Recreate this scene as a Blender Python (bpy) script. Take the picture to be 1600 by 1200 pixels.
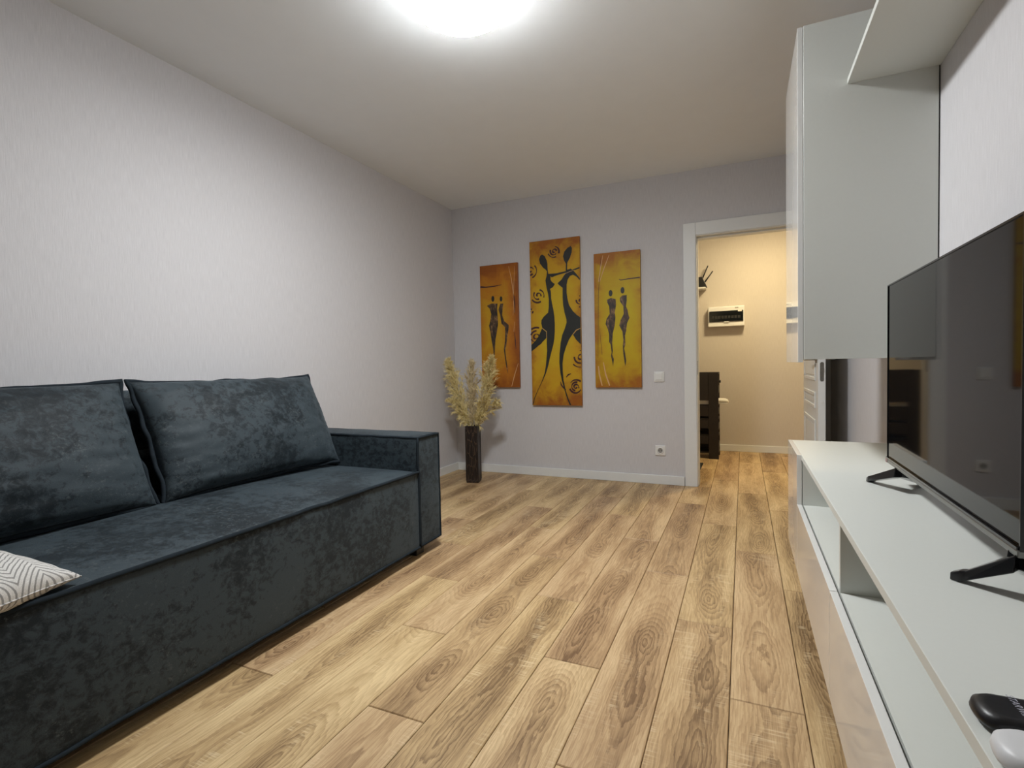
import bpy, bmesh, math, random
from mathutils import Vector, Matrix, noise

random.seed(7)
scene = bpy.context.scene
for o in list(bpy.data.objects):
    bpy.data.objects.remove(o, do_unlink=True)
COL = scene.collection

# ------------------------------------------------------------------ camera
YAW, PITCH, ROLL = 0.421719, 0.0347837, -0.0212129
fw = Vector((-math.sin(YAW) * math.cos(PITCH), math.cos(YAW) * math.cos(PITCH), -math.sin(PITCH)))
rt = Vector((math.cos(YAW), math.sin(YAW), 0))
up = rt.cross(fw)
rt2 = rt * math.cos(ROLL) + up * math.sin(ROLL)
up2 = up * math.cos(ROLL) - rt * math.sin(ROLL)
cam_d = bpy.data.cameras.new('camera')
cam = bpy.data.objects.new('camera', cam_d)
COL.objects.link(cam)
cam_d.sensor_fit = 'HORIZONTAL'
cam_d.sensor_width = 36.0
cam_d.lens = 806.2 / 1600 * 36.0
cam_d.clip_start = 0.02
M = Matrix((rt2, up2, -fw)).transposed().to_4x4()
M.translation = Vector((0, 0, 1.0))
cam.matrix_world = M
scene.camera = cam

# ------------------------------------------------------------------ world, lights, exposure
world = bpy.data.worlds.new('night')
scene.world = world
world.use_nodes = True
world.node_tree.nodes['Background'].inputs[0].default_value = (0.05, 0.06, 0.09, 1)
world.node_tree.nodes['Background'].inputs[1].default_value = 0.05
LAMP_STRENGTH = 162.0
RIM_SHARE = 0.030             # the frosted rim glows much less than the diffuser
LAMP_COLOR = (0.95, 0.975, 0.985)
HALL_STRENGTH = 132.0
HALL_COLOR = (1.0, 0.80, 0.46)
scene.view_settings.view_transform = 'Standard'
scene.view_settings.look = 'None'
scene.view_settings.gamma = 1.0
scene.view_settings.use_curve_mapping = False
scene.view_settings.exposure = 0.0

# ------------------------------------------------------------------ key measures (metres)
XL, XR = -2.556, 0.58          # left and right walls
YB, YR = 4.36, -2.40           # back wall, wall behind the camera
ZC = 2.515                     # ceiling
YH = 6.215                     # far wall of the hall
HXL, HXR = -1.75, 1.45
WT = 0.12                      # wall thickness
DX0, DX1, DZ = -0.333, 0.448, 1.995   # door opening

# ------------------------------------------------------------------ node helpers
def new_mat(name):
    m = bpy.data.materials.new(name)
    m.use_nodes = True
    nt = m.node_tree
    nt.nodes.clear()
    out = nt.nodes.new('ShaderNodeOutputMaterial')
    bs = nt.nodes.new('ShaderNodeBsdfPrincipled')
    nt.links.new(bs.outputs[0], out.inputs[0])
    return m, nt, bs

class G:
    """tiny wrapper to write node graphs as expressions"""
    def __init__(s, nt): s.nt = nt
    def n(s, t, **kw):
        nd = s.nt.nodes.new(t)
        for k, v in kw.items(): setattr(nd, k, v)
        return nd
    def set(s, sock, v):
        if isinstance(v, bpy.types.NodeSocket): s.nt.links.new(v, sock)
        else: sock.default_value = v
    def m(s, op, a, b=0.0, c=0.0):
        nd = s.n('ShaderNodeMath', operation=op)
        for i, v in enumerate((a, b, c)):
            s.set(nd.inputs[i], v)
        return nd.outputs[0]
    def xyz(s, x, y, z):
        nd = s.n('ShaderNodeCombineXYZ')
        for i, v in enumerate((x, y, z)): s.set(nd.inputs[i], v)
        return nd.outputs[0]
    def sep(s, v):
        nd = s.n('ShaderNodeSeparateXYZ'); s.set(nd.inputs[0], v); return nd.outputs
    def noise(s, vec, scale=5.0, detail=2.0, rough=0.5, dist=0.0):
        nd = s.n('ShaderNodeTexNoise')
        s.set(nd.inputs['Vector'], vec)
        s.set(nd.inputs['Scale'], scale); s.set(nd.inputs['Detail'], detail)
        s.set(nd.inputs['Roughness'], rough); s.set(nd.inputs['Distortion'], dist)
        return nd.outputs[0]
    def ramp(s, f, stops, interp='LINEAR'):
        nd = s.n('ShaderNodeValToRGB')
        cr = nd.color_ramp; cr.interpolation = interp
        while len(cr.elements) < len(stops): cr.elements.new(0.5)
        for e, (p, c) in zip(cr.elements, stops):
            e.position = p
            e.color = (c, c, c, 1) if isinstance(c, (int, float)) else (*c, 1)
        s.set(nd.inputs[0], f)
        return nd.outputs[0]
    def mix(s, f, a, b, blend='MIX'):
        nd = s.n('ShaderNodeMix', data_type='RGBA', blend_type=blend)
        s.set(nd.inputs[0], f)
        s.set(nd.inputs[6], a if isinstance(a, bpy.types.NodeSocket) else (*a, 1))
        s.set(nd.inputs[7], b if isinstance(b, bpy.types.NodeSocket) else (*b, 1))
        return nd.outputs[2]
    def bump(s, h, strength=0.2, dist=0.01):
        nd = s.n('ShaderNodeBump')
        nd.inputs['Strength'].default_value = strength
        nd.inputs['Distance'].default_value = dist
        s.set(nd.inputs['Height'], h)
        return nd.outputs[0]
    def obj(s):
        return s.n('ShaderNodeTexCoord').outputs['Object']
    def mul(s, v, sc):
        nd = s.n('ShaderNodeVectorMath', operation='MULTIPLY')
        s.set(nd.inputs[0], v); nd.inputs[1].default_value = sc
        return nd.outputs[0]

def plain(name, col, rough=0.5, metal=0.0, spec=0.5, coat=0.0, vary=0.04, vscale=40.0, bump=0.0):
    m, nt, bs = new_mat(name); g = G(nt)
    f = g.noise(g.obj(), vscale, 3.0)
    c2 = tuple(max(0, c * (1 - vary)) for c in col)
    c1 = tuple(min(1, c * (1 + vary)) for c in col)
    nt.links.new(g.mix(f, c2, c1), bs.inputs['Base Color'])
    bs.inputs['Roughness'].default_value = rough
    bs.inputs['Metallic'].default_value = metal
    bs.inputs['Specular IOR Level'].default_value = spec
    bs.inputs['Coat Weight'].default_value = coat
    bs.inputs['Coat Roughness'].default_value = 0.03
    if bump:
        nt.links.new(g.bump(f, bump, 0.002), bs.inputs['Normal'])
    return m

def emit(name, col, strength):
    m, nt, bs = new_mat(name)
    bs.inputs['Base Color'].default_value = (0.9, 0.9, 0.9, 1)
    bs.inputs['Emission Color'].default_value = (*col, 1)
    bs.inputs['Emission Strength'].default_value = strength
    return m

# ------------------------------------------------------------------ materials
def wallpaper(name, c1, c2):
    m, nt, bs = new_mat(name); g = G(nt)
    o = g.obj(); sp = g.sep(o)
    hx = g.m('ADD', sp[0], sp[1])
    v = g.xyz(g.m('MULTIPLY', hx, 330.0), g.m('MULTIPLY', sp[2], 14.0), 0.0)
    f1 = g.noise(v, 1.0, 4.0, 0.65)
    v2 = g.xyz(g.m('MULTIPLY', hx, 420.0), g.m('MULTIPLY', sp[2], 420.0), 3.0)
    f2 = g.noise(v2, 1.0, 2.0)
    f = g.m('ADD', g.m('MULTIPLY', f1, 0.7), g.m('MULTIPLY', f2, 0.3))
    fr = g.ramp(f, [(0.30, 0.0), (0.70, 1.0)])
    nt.links.new(g.mix(fr, c1, c2), bs.inputs['Base Color'])
    bs.inputs['Roughness'].default_value = 0.75
    bs.inputs['Specular IOR Level'].default_value = 0.25
    nt.links.new(g.bump(f, 0.35, 0.0025), bs.inputs['Normal'])
    return m

M_WALL = wallpaper('wallpaper_lilac_grey', (0.550, 0.538, 0.552), (0.670, 0.658, 0.672))
M_HALLWALL = wallpaper('wallpaper_hall', (0.55, 0.50, 0.45), (0.64, 0.59, 0.53))
M_CEIL = plain('ceiling_paint', (0.845, 0.875, 0.895), 0.85, spec=0.2, vary=0.02, vscale=8)
M_TRIM = plain('white_trim', (0.74, 0.75, 0.74), 0.38, vary=0.02)
M_SUB = plain('dark_underlay', (0.045, 0.028, 0.014), 0.9)

def oak():
    m, nt, bs = new_mat('oak_laminate'); g = G(nt)
    oi = g.n('ShaderNodeObjectInfo').outputs['Random']
    sp = g.sep(g.obj()); x, y = sp[0], sp[1]
    s1 = g.m('MULTIPLY', oi, 137.0)
    s2 = g.m('FRACT', g.m('MULTIPLY', oi, 917.13))
    s3 = g.m('FRACT', g.m('MULTIPLY', oi, 3571.7))
    # where the plank was cut from the log: slow wander along the board gives cathedrals and eyes
    wander = g.noise(g.xyz(s1, g.m('MULTIPLY', y, 1.15), 0.0), 1.0, 1.0)
    h = g.m('MULTIPLY', g.m('SUBTRACT', wander, 0.5), 0.46)
    cx = g.m('MULTIPLY', g.m('SUBTRACT', g.noise(g.xyz(g.m('MULTIPLY', y, 0.9), s1, 5.0), 1.0, 1.0), 0.5), 0.16)
    wob = g.m('MULTIPLY', g.m('SUBTRACT', g.noise(g.xyz(g.m('MULTIPLY', x, 15.0), g.m('MULTIPLY', y, 3.0), s1), 1.0, 4.0, 0.55), 0.5), 0.070)
    xx = g.m('ADD', g.m('SUBTRACT', x, cx), wob)
    rr = g.m('SQRT', g.m('ADD', g.m('MULTIPLY', xx, xx), g.m('MULTIPLY', h, h)))
    jag = g.m('MULTIPLY', g.m('SUBTRACT', g.noise(g.xyz(g.m('MULTIPLY', x, 90.0), g.m('MULTIPLY', y, 28.0), s1), 1.0, 3.0, 0.6), 0.5), 0.010)
    saw_ = g.m('FRACT', g.m('DIVIDE', g.m('ADD', rr, jag), 0.0115))
    line = g.ramp(saw_, [(0.0, 0.0), (0.45, 0.35), (0.86, 1.0), (1.0, 0.0)])
    # large tone: heartwood streak where the rings are tight, pale sapwood outside
    heart = g.ramp(rr, [(0.0, 1.0), (0.035, 0.85), (0.085, 0.12), (0.16, 0.0)])
    patch = g.noise(g.xyz(g.m('MULTIPLY', x, 14.0), g.m('MULTIPLY', y, 2.2), g.m('ADD', s1, 20.0)), 1.0, 4.0, 0.6)
    patchr = g.ramp(patch, [(0.36, 0.0), (0.68, 1.0)])
    fib = g.noise(g.xyz(g.m('MULTIPLY', x, 330.0), g.m('MULTIPLY', y, 9.0), s1), 1.0, 4.0, 0.65)
    fibr = g.ramp(fib, [(0.32, 0.0), (0.70, 1.0)])
    saw = g.noise(g.xyz(g.m('MULTIPLY', x, 12.0), g.m('MULTIPLY', y, 170.0), s1), 1.0, 2.0, 0.5)
    sawm = g.ramp(g.noise(g.xyz(g.m('MULTIPLY', x, 16.0), g.m('MULTIPLY', y, 3.2), g.m('ADD', s1, 44.0)), 1.0, 2.0), [(0.56, 0.0), (0.68, 1.0)])
    sawr = g.m('MULTIPLY', g.ramp(saw, [(0.50, 0.0), (0.68, 1.0)]), sawm)
    pale, tan, dark = (0.700, 0.505, 0.262), (0.455, 0.290, 0.130), (0.190, 0.105, 0.042)
    tone = g.m('ADD', g.m('MULTIPLY', patchr, 0.34), g.m('ADD', g.m('MULTIPLY', heart, 0.26), g.m('MULTIPLY', g.m('SUBTRACT', s2, 0.5), 0.20)))
    tone = g.m('ADD', tone, g.m('MULTIPLY', line, g.m('ADD', 0.12, g.m('MULTIPLY', heart, 0.30))))
    tone = g.m('ADD', tone, g.m('MULTIPLY', fibr, 0.32))
    c = g.ramp(tone, [(0.10, pale), (0.52, tan), (0.98, dark)])
    c = g.mix(g.m('MULTIPLY', sawr, 0.62), c, (0.74, 0.58, 0.35))
    hs = g.n('ShaderNodeHueSaturation')
    g.set(hs.inputs['Hue'], g.m('ADD', 0.5, g.m('MULTIPLY', g.m('SUBTRACT', s3, 0.5), 0.010)))
    hs.inputs['Saturation'].default_value = 0.92
    g.set(hs.inputs['Value'], g.m('ADD', 0.93, g.m('MULTIPLY', s3, 0.14)))
    g.set(hs.inputs['Color'], c)
    nt.links.new(hs.outputs[0], bs.inputs['Base Color'])
    g.set(bs.inputs['Roughness'], g.m('ADD', 0.40, g.m('MULTIPLY', fibr, 0.16)))
    bs.inputs['Specular IOR Level'].default_value = 0.35
    nt.links.new(g.bump(g.m('SUBTRACT', g.m('MULTIPLY', line, 0.4), fibr), 0.12, 0.002), bs.inputs['Normal'])
    return m
M_OAK = oak()

def velvet(name, gain=1.0):
    m, nt, bs = new_mat(name); g = G(nt)
    o = g.obj()
    big = g.noise(o, 3.6, 2.0, 0.5, 0.3)
    fine = g.noise(g.mul(o, (1.0, 1.0, 1.2)), 30.0, 10.0, 0.74, 0.4)
    t = g.m('ADD', g.m('MULTIPLY', big, 0.75), g.m('MULTIPLY', fine, 1.15))
    f = g.ramp(t, [(0.82, 0.0), (0.92, 0.45), (1.04, 1.0)])
    dk = tuple(gain * c for c in (0.0075, 0.0120, 0.0155))
    lt = tuple(gain * c for c in (0.034, 0.047, 0.056))
    c = g.mix(f, dk, lt)
    fleck = g.ramp(g.noise(g.mul(o, (1, 1, 1.3)), 75.0, 7.0, 0.72), [(0.55, 0.0), (0.63, 1.0)])
    fm = g.ramp(g.noise(o, 5.5, 3.0, 0.6), [(0.45, 0.0), (0.62, 1.0)])
    c = g.mix(g.m('MULTIPLY', g.m('MULTIPLY', fleck, fm), 0.85), c, tuple(gain * x for x in (0.075, 0.088, 0.092)))
    nt.links.new(c, bs.inputs['Base Color'])
    bs.inputs['Roughness'].default_value = 0.62
    bs.inputs['Specular IOR Level'].default_value = 0.25
    bs.inputs['Sheen Weight'].default_value = 0.20
    bs.inputs['Sheen Roughness'].default_value = 0.45
    bs.inputs['Sheen Tint'].default_value = (0.45, 0.58, 0.68, 1)
    nt.links.new(g.bump(g.m('ADD', t, g.noise(o, 400.0, 2.0)), 0.15, 0.004), bs.inputs['Normal'])
    return m
M_VELVET = velvet('blue_velvet')
M_PIPING = plain('velvet_piping', (0.018, 0.024, 0.030), 0.9, spec=0.08, vary=0.3, vscale=60)
M_BLACKPL = plain('black_plastic', (0.008, 0.008, 0.009), 0.35, vary=0.1)
M_GLOSSBLACK = plain('gloss_black', (0.004, 0.004, 0.005), 0.12, vary=0.1)
M_WHITEMELA = plain('white_melamine', (0.68, 0.695, 0.655), 0.42, spec=0.4, vary=0.015, vscale=120, bump=0.03)
M_WHITEGLOSS = plain('white_gloss', (0.77, 0.77, 0.75), 0.05, spec=0.25, coat=0.28, vary=0.01)
M_PLASTICW = plain('white_plastic', (0.78, 0.78, 0.76), 0.3, vary=0.015)
M_METAL = plain('brushed_metal', (0.32, 0.31, 0.29), 0.32, metal=1.0, vary=0.08)
M_RACK = plain('dark_stained_wood', (0.016, 0.011, 0.009), 0.5, vary=0.4, vscale=18)
M_SLATGREY = plain('dark_grey_mat', (0.035, 0.036, 0.038), 0.9, vary=0.3, vscale=200)
M_MATEDGE = plain('black_mat_edge', (0.008, 0.008, 0.008), 0.8)
M_SHADEGLASS = plain('smoked_cover', (0.006, 0.007, 0.006), 0.12, vary=0.1)
M_PAPER = plain('white_paper', (0.75, 0.72, 0.66), 0.7)

# ------------------------------------------------------------------ mesh helpers
class B:
    def __init__(s): s.v = []; s.f = []
    def add(s, v, f):
        k = len(s.v)
        s.v += [tuple(p) for p in v]; s.f += [tuple(i + k for i in q) for q in f]
        return s
    def box(s, x0, x1, y0, y1, z0, z1):
        v = [(x, y, z) for z in (z0, z1) for y in (y0, y1) for x in (x0, x1)]
        f = [(0, 2, 3, 1), (4, 5, 7, 6), (0, 1, 5, 4), (2, 6, 7, 3), (0, 4, 6, 2), (1, 3, 7, 5)]
        return s.add(v, f)
    def prism(s, poly, axis, a, b):
        """poly: 2-D outline; extruded along axis from a to b"""
        n = len(poly)
        def P(p, t):
            return {'x': (t, p[0], p[1]), 'y': (p[0], t, p[1]), 'z': (p[0], p[1], t)}[axis]
        v = [P(p, a) for p in poly] + [P(p, b) for p in poly]
        f = [tuple(range(n)), tuple(range(2 * n - 1, n - 1, -1))]
        f += [(i, i + n, (i + 1) % n + n, (i + 1) % n) for i in range(n)]
        return s.add(v, f)
    def tube(s, pts, r, n=8, closed=False, caps=True):
        pts = [Vector(p) for p in pts]; m = len(pts)
        rs = r if isinstance(r, (list, tuple)) else [r] * m
        v = []; ref = None
        for i, p in enumerate(pts):
            a = pts[(i - 1) % m] if (closed or i > 0) else p
            c = pts[(i + 1) % m] if (closed or i < m - 1) else p
            t = (c - a).normalized()
            if ref is None:
                ref = t.orthogonal().normalized()
            ref = (ref - t * ref.dot(t))
            ref = ref.normalized() if ref.length > 1e-6 else t.orthogonal().normalized()
            w = t.cross(ref)
            for k in range(n):
                an = 2 * math.pi * k / n
                v.append(p + (ref * math.cos(an) + w * math.sin(an)) * rs[i])
        f = []
        for i in range(m if closed else m - 1):
            j = (i + 1) % m
            for k in range(n):
                f.append((i * n + k, i * n + (k + 1) % n, j * n + (k + 1) % n, j * n + k))
        if not closed and caps:
            f.append(tuple(range(n - 1, -1, -1))); f.append(tuple((m - 1) * n + k for k in range(n)))
        return s.add(v, f)
    def lathe(s, prof, c, n=32):
        """prof: list of (r, z); revolve about z through c"""
        v = []; m = len(prof)
        for r, z in prof:
            for k in range(n):
                an = 2 * math.pi * k / n
                v.append((c[0] + r * math.cos(an), c[1] + r * math.sin(an), c[2] + z))
        f = [(i * n + k, i * n + (k + 1) % n, (i + 1) * n + (k + 1) % n, (i + 1) * n + k) for i in range(m - 1) for k in range(n)]
        f.append(tuple(range(n - 1, -1, -1))); f.append(tuple((m - 1) * n + k for k in range(n)))
        return s.add(v, f)
    def build(s, name, mat, parent=None, bevel=0.0, seg=2, smooth=False, origin=None, angle=0.6):
        o0 = Vector(origin) if origin is not None else Vector((0, 0, 0))
        if parent is not None and origin is None:
            o0 = Vector(parent.get('_o', (0, 0, 0)))
        me = bpy.data.meshes.new(name)
        me.from_pydata([tuple(Vector(p) - o0) for p in s.v], [], s.f)
        bm = bmesh.new(); bm.from_mesh(me)
        bmesh.ops.recalc_face_normals(bm, faces=bm.faces)
        if bevel > 0:
            ed = [e for e in bm.edges if len(e.link_faces) == 2 and e.calc_face_angle(0) > angle]
            bmesh.ops.bevel(bm, geom=ed, offset=bevel, segments=seg, profile=0.5, affect='EDGES', clamp_overlap=True)
        bm.to_mesh(me); bm.free()
        if smooth:
            for p in me.polygons: p.use_smooth = True
        me.materials.append(mat)
        o = bpy.data.objects.new(name, me)
        COL.objects.link(o)
        if parent is not None:
            o.parent = parent
            o['_o'] = tuple(o0)
        elif origin is not None:
            o.location = o0; o['_o'] = tuple(o0)
        return o

def smooth_by_angle(o, ang=0.7):
    me = o.data
    for p in me.polygons: p.use_smooth = True
    bm = bmesh.new(); bm.from_mesh(me)
    for e in bm.edges:
        e.smooth = not (len(e.link_faces) == 2 and e.calc_face_angle(0) > ang)
    bm.to_mesh(me); bm.free()
    return o

def tag(o, label, cat, group=None):
    o['label'] = label; o['category'] = cat
    if group: o['group'] = group
    return o
def thing(name, loc, label, cat, group=None, rotz=0.0):
    o = bpy.data.objects.new(name, None)
    o.empty_display_size = 0.05
    COL.objects.link(o); o.location = loc; o.rotation_euler = (0, 0, rotz)
    o['_o'] = tuple(loc)
    return tag(o, label, cat, group)
def struct(o, label=None):
    o['kind'] = 'structure'
    if label: o['label'] = label
    return o

def rounded_box(x0, x1, y0, y1, z0, z1, r, n=10, rs=3, bulge=(0, 0, 0), wav=0.0, seed=0.0):
    """soft upholstered block: rounded edges, faces bulged outwards, faint unevenness"""
    c = Vector(((x0 + x1) / 2, (y0 + y1) / 2, (z0 + z1) / 2))
    e = Vector(((x1 - x0) / 2, (y1 - y0) / 2, (z1 - z0) / 2))
    def axis_pts(h):
        pts = [-h + r * i / rs for i in range(rs)]
        L = 2 * (h - r)
        pts += [-(h - r) + L * i / n for i in range(n + 1)]
        pts += [h - r + r * (i + 1) / rs for i in range(rs)]
        return pts
    bm = bmesh.new()
    P = [axis_pts(e[i]) for i in range(3)]
    for ax in range(3):
        a, b = (ax + 1) % 3, (ax + 2) % 3
        for sg in (-1, 1):
            g = []
            for u in P[a]:
                row = []
                for w in P[b]:
                    p = Vector((0, 0, 0)); p[ax] = sg * e[ax]; p[a] = u; p[b] = w
                    q = Vector([max(-(e[i] - r), min(e[i] - r, p[i])) for i in range(3)])
                    d = p - q
                    d = q + d.normalized() * r
                    k = (1 - (u / e[a]) ** 2) * (1 - (w / e[b]) ** 2)
                    d[ax] += sg * bulge[ax] * max(0, k) ** 0.7
                    if wav:
                        d[ax] += wav * k * noise.noise(Vector((d.x * 3 + seed, d.y * 3, d.z * 3)))
                    row.append(bm.verts.new(c + d))
                g.append(row)
            for i in range(len(g) - 1):
                for j in range(len(g[0]) - 1):
                    q4 = (g[i][j], g[i + 1][j], g[i + 1][j + 1], g[i][j + 1])
                    bm.faces.new(q4 if sg > 0 else q4[::-1])
    bmesh.ops.remove_doubles(bm, verts=bm.verts, dist=1e-5)
    bm.verts.ensure_lookup_table(); bm.verts.index_update()
    b_ = B(); b_.v = [tuple(v.co) for v in bm.verts]; b_.f = [tuple(v.index for v in f.verts) for f in bm.faces]
    bm.free()
    return b_

# ------------------------------------------------------------------ the room shell
floor = struct(B().box(XL - WT, XR + WT, YR - WT, YB + WT, -0.05, -0.012).box(HXL, HXR, YB + WT, YH, -0.05, -0.012).build('floor', M_SUB), 'oak laminate floor running into the hall')
wl = struct(B().box(XL - WT, XL, YR - WT, YB + WT, -0.012, ZC).build('wall_left', M_WALL))
wb = struct(B().box(XL, DX0 - 0.012, YB, YB + WT, -0.012, ZC).box(DX1 + 0.012, XR, YB, YB + WT, -0.012, ZC)
            .box(DX0 - 0.012, DX1 + 0.012, YB, YB + WT, DZ + 0.012, ZC).build('wall_back', M_WALL))
wr = struct(B().box(XR, XR + WT, YR - WT, YB + WT, -0.012, ZC).build('wall_right', M_WALL))
struct(B().box(XL, XR, YR - WT, YR, -0.012, ZC).build('wall_rear', M_WALL))
struct(B().box(XL - WT, XR + WT, YR - WT, YB + WT, ZC, ZC + 0.1).build('ceiling', M_CEIL))
struct(B().box(HXL - WT, HXR + WT, YH, YH + WT, -0.012, ZC).build('wall_hall_far', M_HALLWALL))
struct(B().box(HXL - WT, HXL, YB + WT, YH, -0.012, ZC).build('wall_hall_left', M_HALLWALL))
struct(B().box(HXR, HXR + WT, YB + WT, YH, -0.012, ZC).build('wall_hall_right', M_HALLWALL))
struct(B().box(XR + WT, HXR + WT, YB, YB + WT, -0.012, ZC).build('wall_hall_near', M_HALLWALL))
struct(B().box(HXL - WT, HXR + WT, YB + WT, YH + WT, ZC, ZC + 0.1).build('ceiling_hall', M_CEIL))

# baseboards
def baseboard(name, x0, x1, y0, y1):
    struct(B().box(x0, x1, y0, y1, 0, 0.074).build(name, M_TRIM, bevel=0.003))
baseboard('baseboard_left', XL, XL + 0.015, YR, YB)
baseboard('baseboard_back', XL + 0.015, DX0 - 0.105, YB - 0.015, YB)
baseboard('baseboard_right', XR - 0.015, XR, YR, YB)
baseboard('baseboard_rear', XL + 0.015, XR - 0.015, YR, YR + 0.015)
baseboard('baseboard_hall', HXL, HXR, YH - 0.015, YH)

# door casing and jamb
tr = struct(B().box(DX0 - 0.100, DX0 - 0.006, YB - 0.014, YB, 0, DZ + 0.105)
            .build('trim_1', M_TRIM, bevel=0.003), 'white door casing')
B().box(DX0 - 0.006, XR - 0.001, YB - 0.014, YB, DZ + 0.006, DZ + 0.105).build('casing_head', M_TRIM, tr, bevel=0.003)
B().box(DX1 + 0.006, XR - 0.001, YB - 0.014, YB, 0, DZ + 0.006).build('casing_side', M_TRIM, tr, bevel=0.003)
B().box(DX0 - 0.012, DX0, YB - 0.003, YB + WT + 0.004, 0, DZ).build('jamb', M_TRIM, tr, bevel=0.002)
B().box(DX1, DX1 + 0.012, YB - 0.003, YB + WT + 0.004, 0, DZ).build('jamb', M_TRIM, tr, bevel=0.002)
B().box(DX0 - 0.012, DX1 + 0.012, YB - 0.003, YB + WT + 0.004, DZ, DZ + 0.012).build('jamb_head', M_TRIM, tr, bevel=0.002)
B().box(DX0, DX0 + 0.005, YB + 0.045, YB + WT, 0, DZ).build('door_stop', M_TRIM, tr, bevel=0.002)
B().box(DX0, DX1, YB + 0.045, YB + WT, DZ - 0.012, DZ).build('door_stop', M_TRIM, tr, bevel=0.002)
B().box(DX0 - 0.001, DX0 + 0.0025, YB + 0.008, YB + 0.034, 0.90, 1.01).build('strike_plate', M_METAL, tr, bevel=0.001)

# floor planks -------------------------------------------------------
PW, PL, X_SEAM, Y_JOINT, STAG = 0.1966, 1.312, -0.0415, 1.625, 0.4373
plank_cache = {}
def plank(x0, x1, y0, y1):
    gap = 0.0011; bv = 0.0022; zt = 0.0
    w, l = round(x1 - x0 - 2 * gap, 4), round(y1 - y0 - 2 * gap, 4)
    if w < 0.01 or l < 0.02: return
    if (w, l) not in plank_cache:
        a, b = w / 2, l / 2
        v = [(-a, -b, -0.012), (a, -b, -0.012), (a, b, -0.012), (-a, b, -0.012),
             (-a, -b, zt - bv), (a, -b, zt - bv), (a, b, zt - bv), (-a, b, zt - bv),
             (-a + bv, -b + bv, zt), (a - bv, -b + bv, zt), (a - bv, b - bv, zt), (-a + bv, b - bv, zt)]
        f = [(3, 2, 1, 0), (0, 1, 5, 4), (1, 2, 6, 5), (2, 3, 7, 6), (3, 0, 4, 7),
             (4, 5, 9, 8), (5, 6, 10, 9), (6, 7, 11, 10), (7, 4, 8, 11), (8, 9, 10, 11)]
        me = bpy.data.meshes.new('plank'); me.from_pydata(v, [], f); me.materials.append(M_OAK)
        plank_cache[(w, l)] = me
    o = bpy.data.objects.new('plank', plank_cache[(w, l)])
    o.location = ((x0 + x1) / 2, (y0 + y1) / 2, 0.0)
    COL.objects.link(o); o.parent = floor
k0 = math.floor((XL - X_SEAM) / PW) - 1
for k in range(k0, 9):
    cx0 = X_SEAM + PW * k; cx1 = cx0 + PW
    yj = Y_JOINT - STAG * k
    n0 = math.floor((YR - yj) / PL) - 1
    for n in range(n0, n0 + 10):
        a, b = yj + PL * n, yj + PL * (n + 1)
        # living room part and hall part of the column
        inside = cx1 > DX0 + 0.02 and cx0 < DX1 - 0.02
        spans = []
        if inside:
            spans = [(YR, YH, max(cx0, XL), cx1)]
            if cx0 < DX0 or cx1 > DX1:
                spans = [(YR, YB, max(cx0, XL), min(cx1, XR)), (YB, YB + WT, max(cx0, DX0), min(cx1, DX1)), (YB + WT, YH, cx0, cx1)]
        else:
            if cx1 > XL and cx0 < XR: spans.append((YR, YB, max(cx0, XL), min(cx1, XR)))
            if cx1 > HXL and cx0 < HXR: spans.append((YB + WT, YH, max(cx0, HXL), min(cx1, HXR)))
        for s0, s1, xa, xb in spans:
            lo, hi = max(a, s0), min(b, s1)
            if hi - lo > 0.03: plank(xa, xb, lo, hi)

# ------------------------------------------------------------------ open door leaf along the right wall
DXA, DXB, DY0, DY1 = 0.405, 0.444, 3.535, YB - 0.018
door = struct(B().box(DXA, DXB, DY0, DY1, 0.008, DZ - 0.006).build('door_1', M_TRIM, bevel=0.002, origin=(DXB, DY1, 0)), 'white panelled door standing open along the right wall')
def door_panel(y0, y1, z0, z1, side):
    s = -1 if side == 'l' else 1
    xs = DXA if side == 'l' else DXB
    b = B()
    for (a0, a1, c0, c1) in ((y0, y1, z0, z0 + 0.022), (y0, y1, z1 - 0.022, z1), (y0, y0 + 0.022, z0 + 0.022, z1 - 0.022), (y1 - 0.022, y1, z0 + 0.022, z1 - 0.022)):
        b.box(min(xs, xs + s * 0.007), max(xs, xs + s * 0.007), a0, a1, c0, c1)
    b.build('panel_moulding', M_TRIM, door, bevel=0.003)
    B().box(min(xs, xs + s * 0.004), max(xs, xs + s * 0.004), y0 + 0.035, y1 - 0.035, z0 + 0.035, z1 - 0.035).build('panel', M_TRIM, door, bevel=0.003)
for side in 'lr':
    door_panel(DY0 + 0.11, DY1 - 0.11, 0.16, 0.63, side)
    door_panel(DY0 + 0.11, DY1 - 0.11, 0.70, 0.80, side)
    door_panel(DY0 + 0.11, DY1 - 0.11, 0.87, DZ - 0.14, side)
pl = []
for i in range(9):
    t = math.pi * i / 8; pl.append((0.4245 + 0.010 * math.cos(t), 0.975 + 0.010 * math.sin(t)))
for i in range(9):
    t = math.pi + math.pi * i / 8; pl.append((0.4245 + 0.010 * math.cos(t), 0.880 + 0.010 * math.sin(t)))
lp = B().prism(pl, 'y', DY0 - 0.002, DY0 + 0.001).build('lock_plate', M_METAL, door)
B().prism([(0.4175, 0.93), (0.4315, 0.93), (0.4315, 0.955), (0.4175, 0.955)], 'y', DY0 - 0.009, DY0).build('latch', M_METAL, lp, bevel=0.002)
sc = B().tube([(0.4245, DY0 - 0.003, 0.746), (0.4245, DY0 + 0.002, 0.746)], 0.006, 12).build('door_stud', M_PLASTICW, door)
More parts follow.
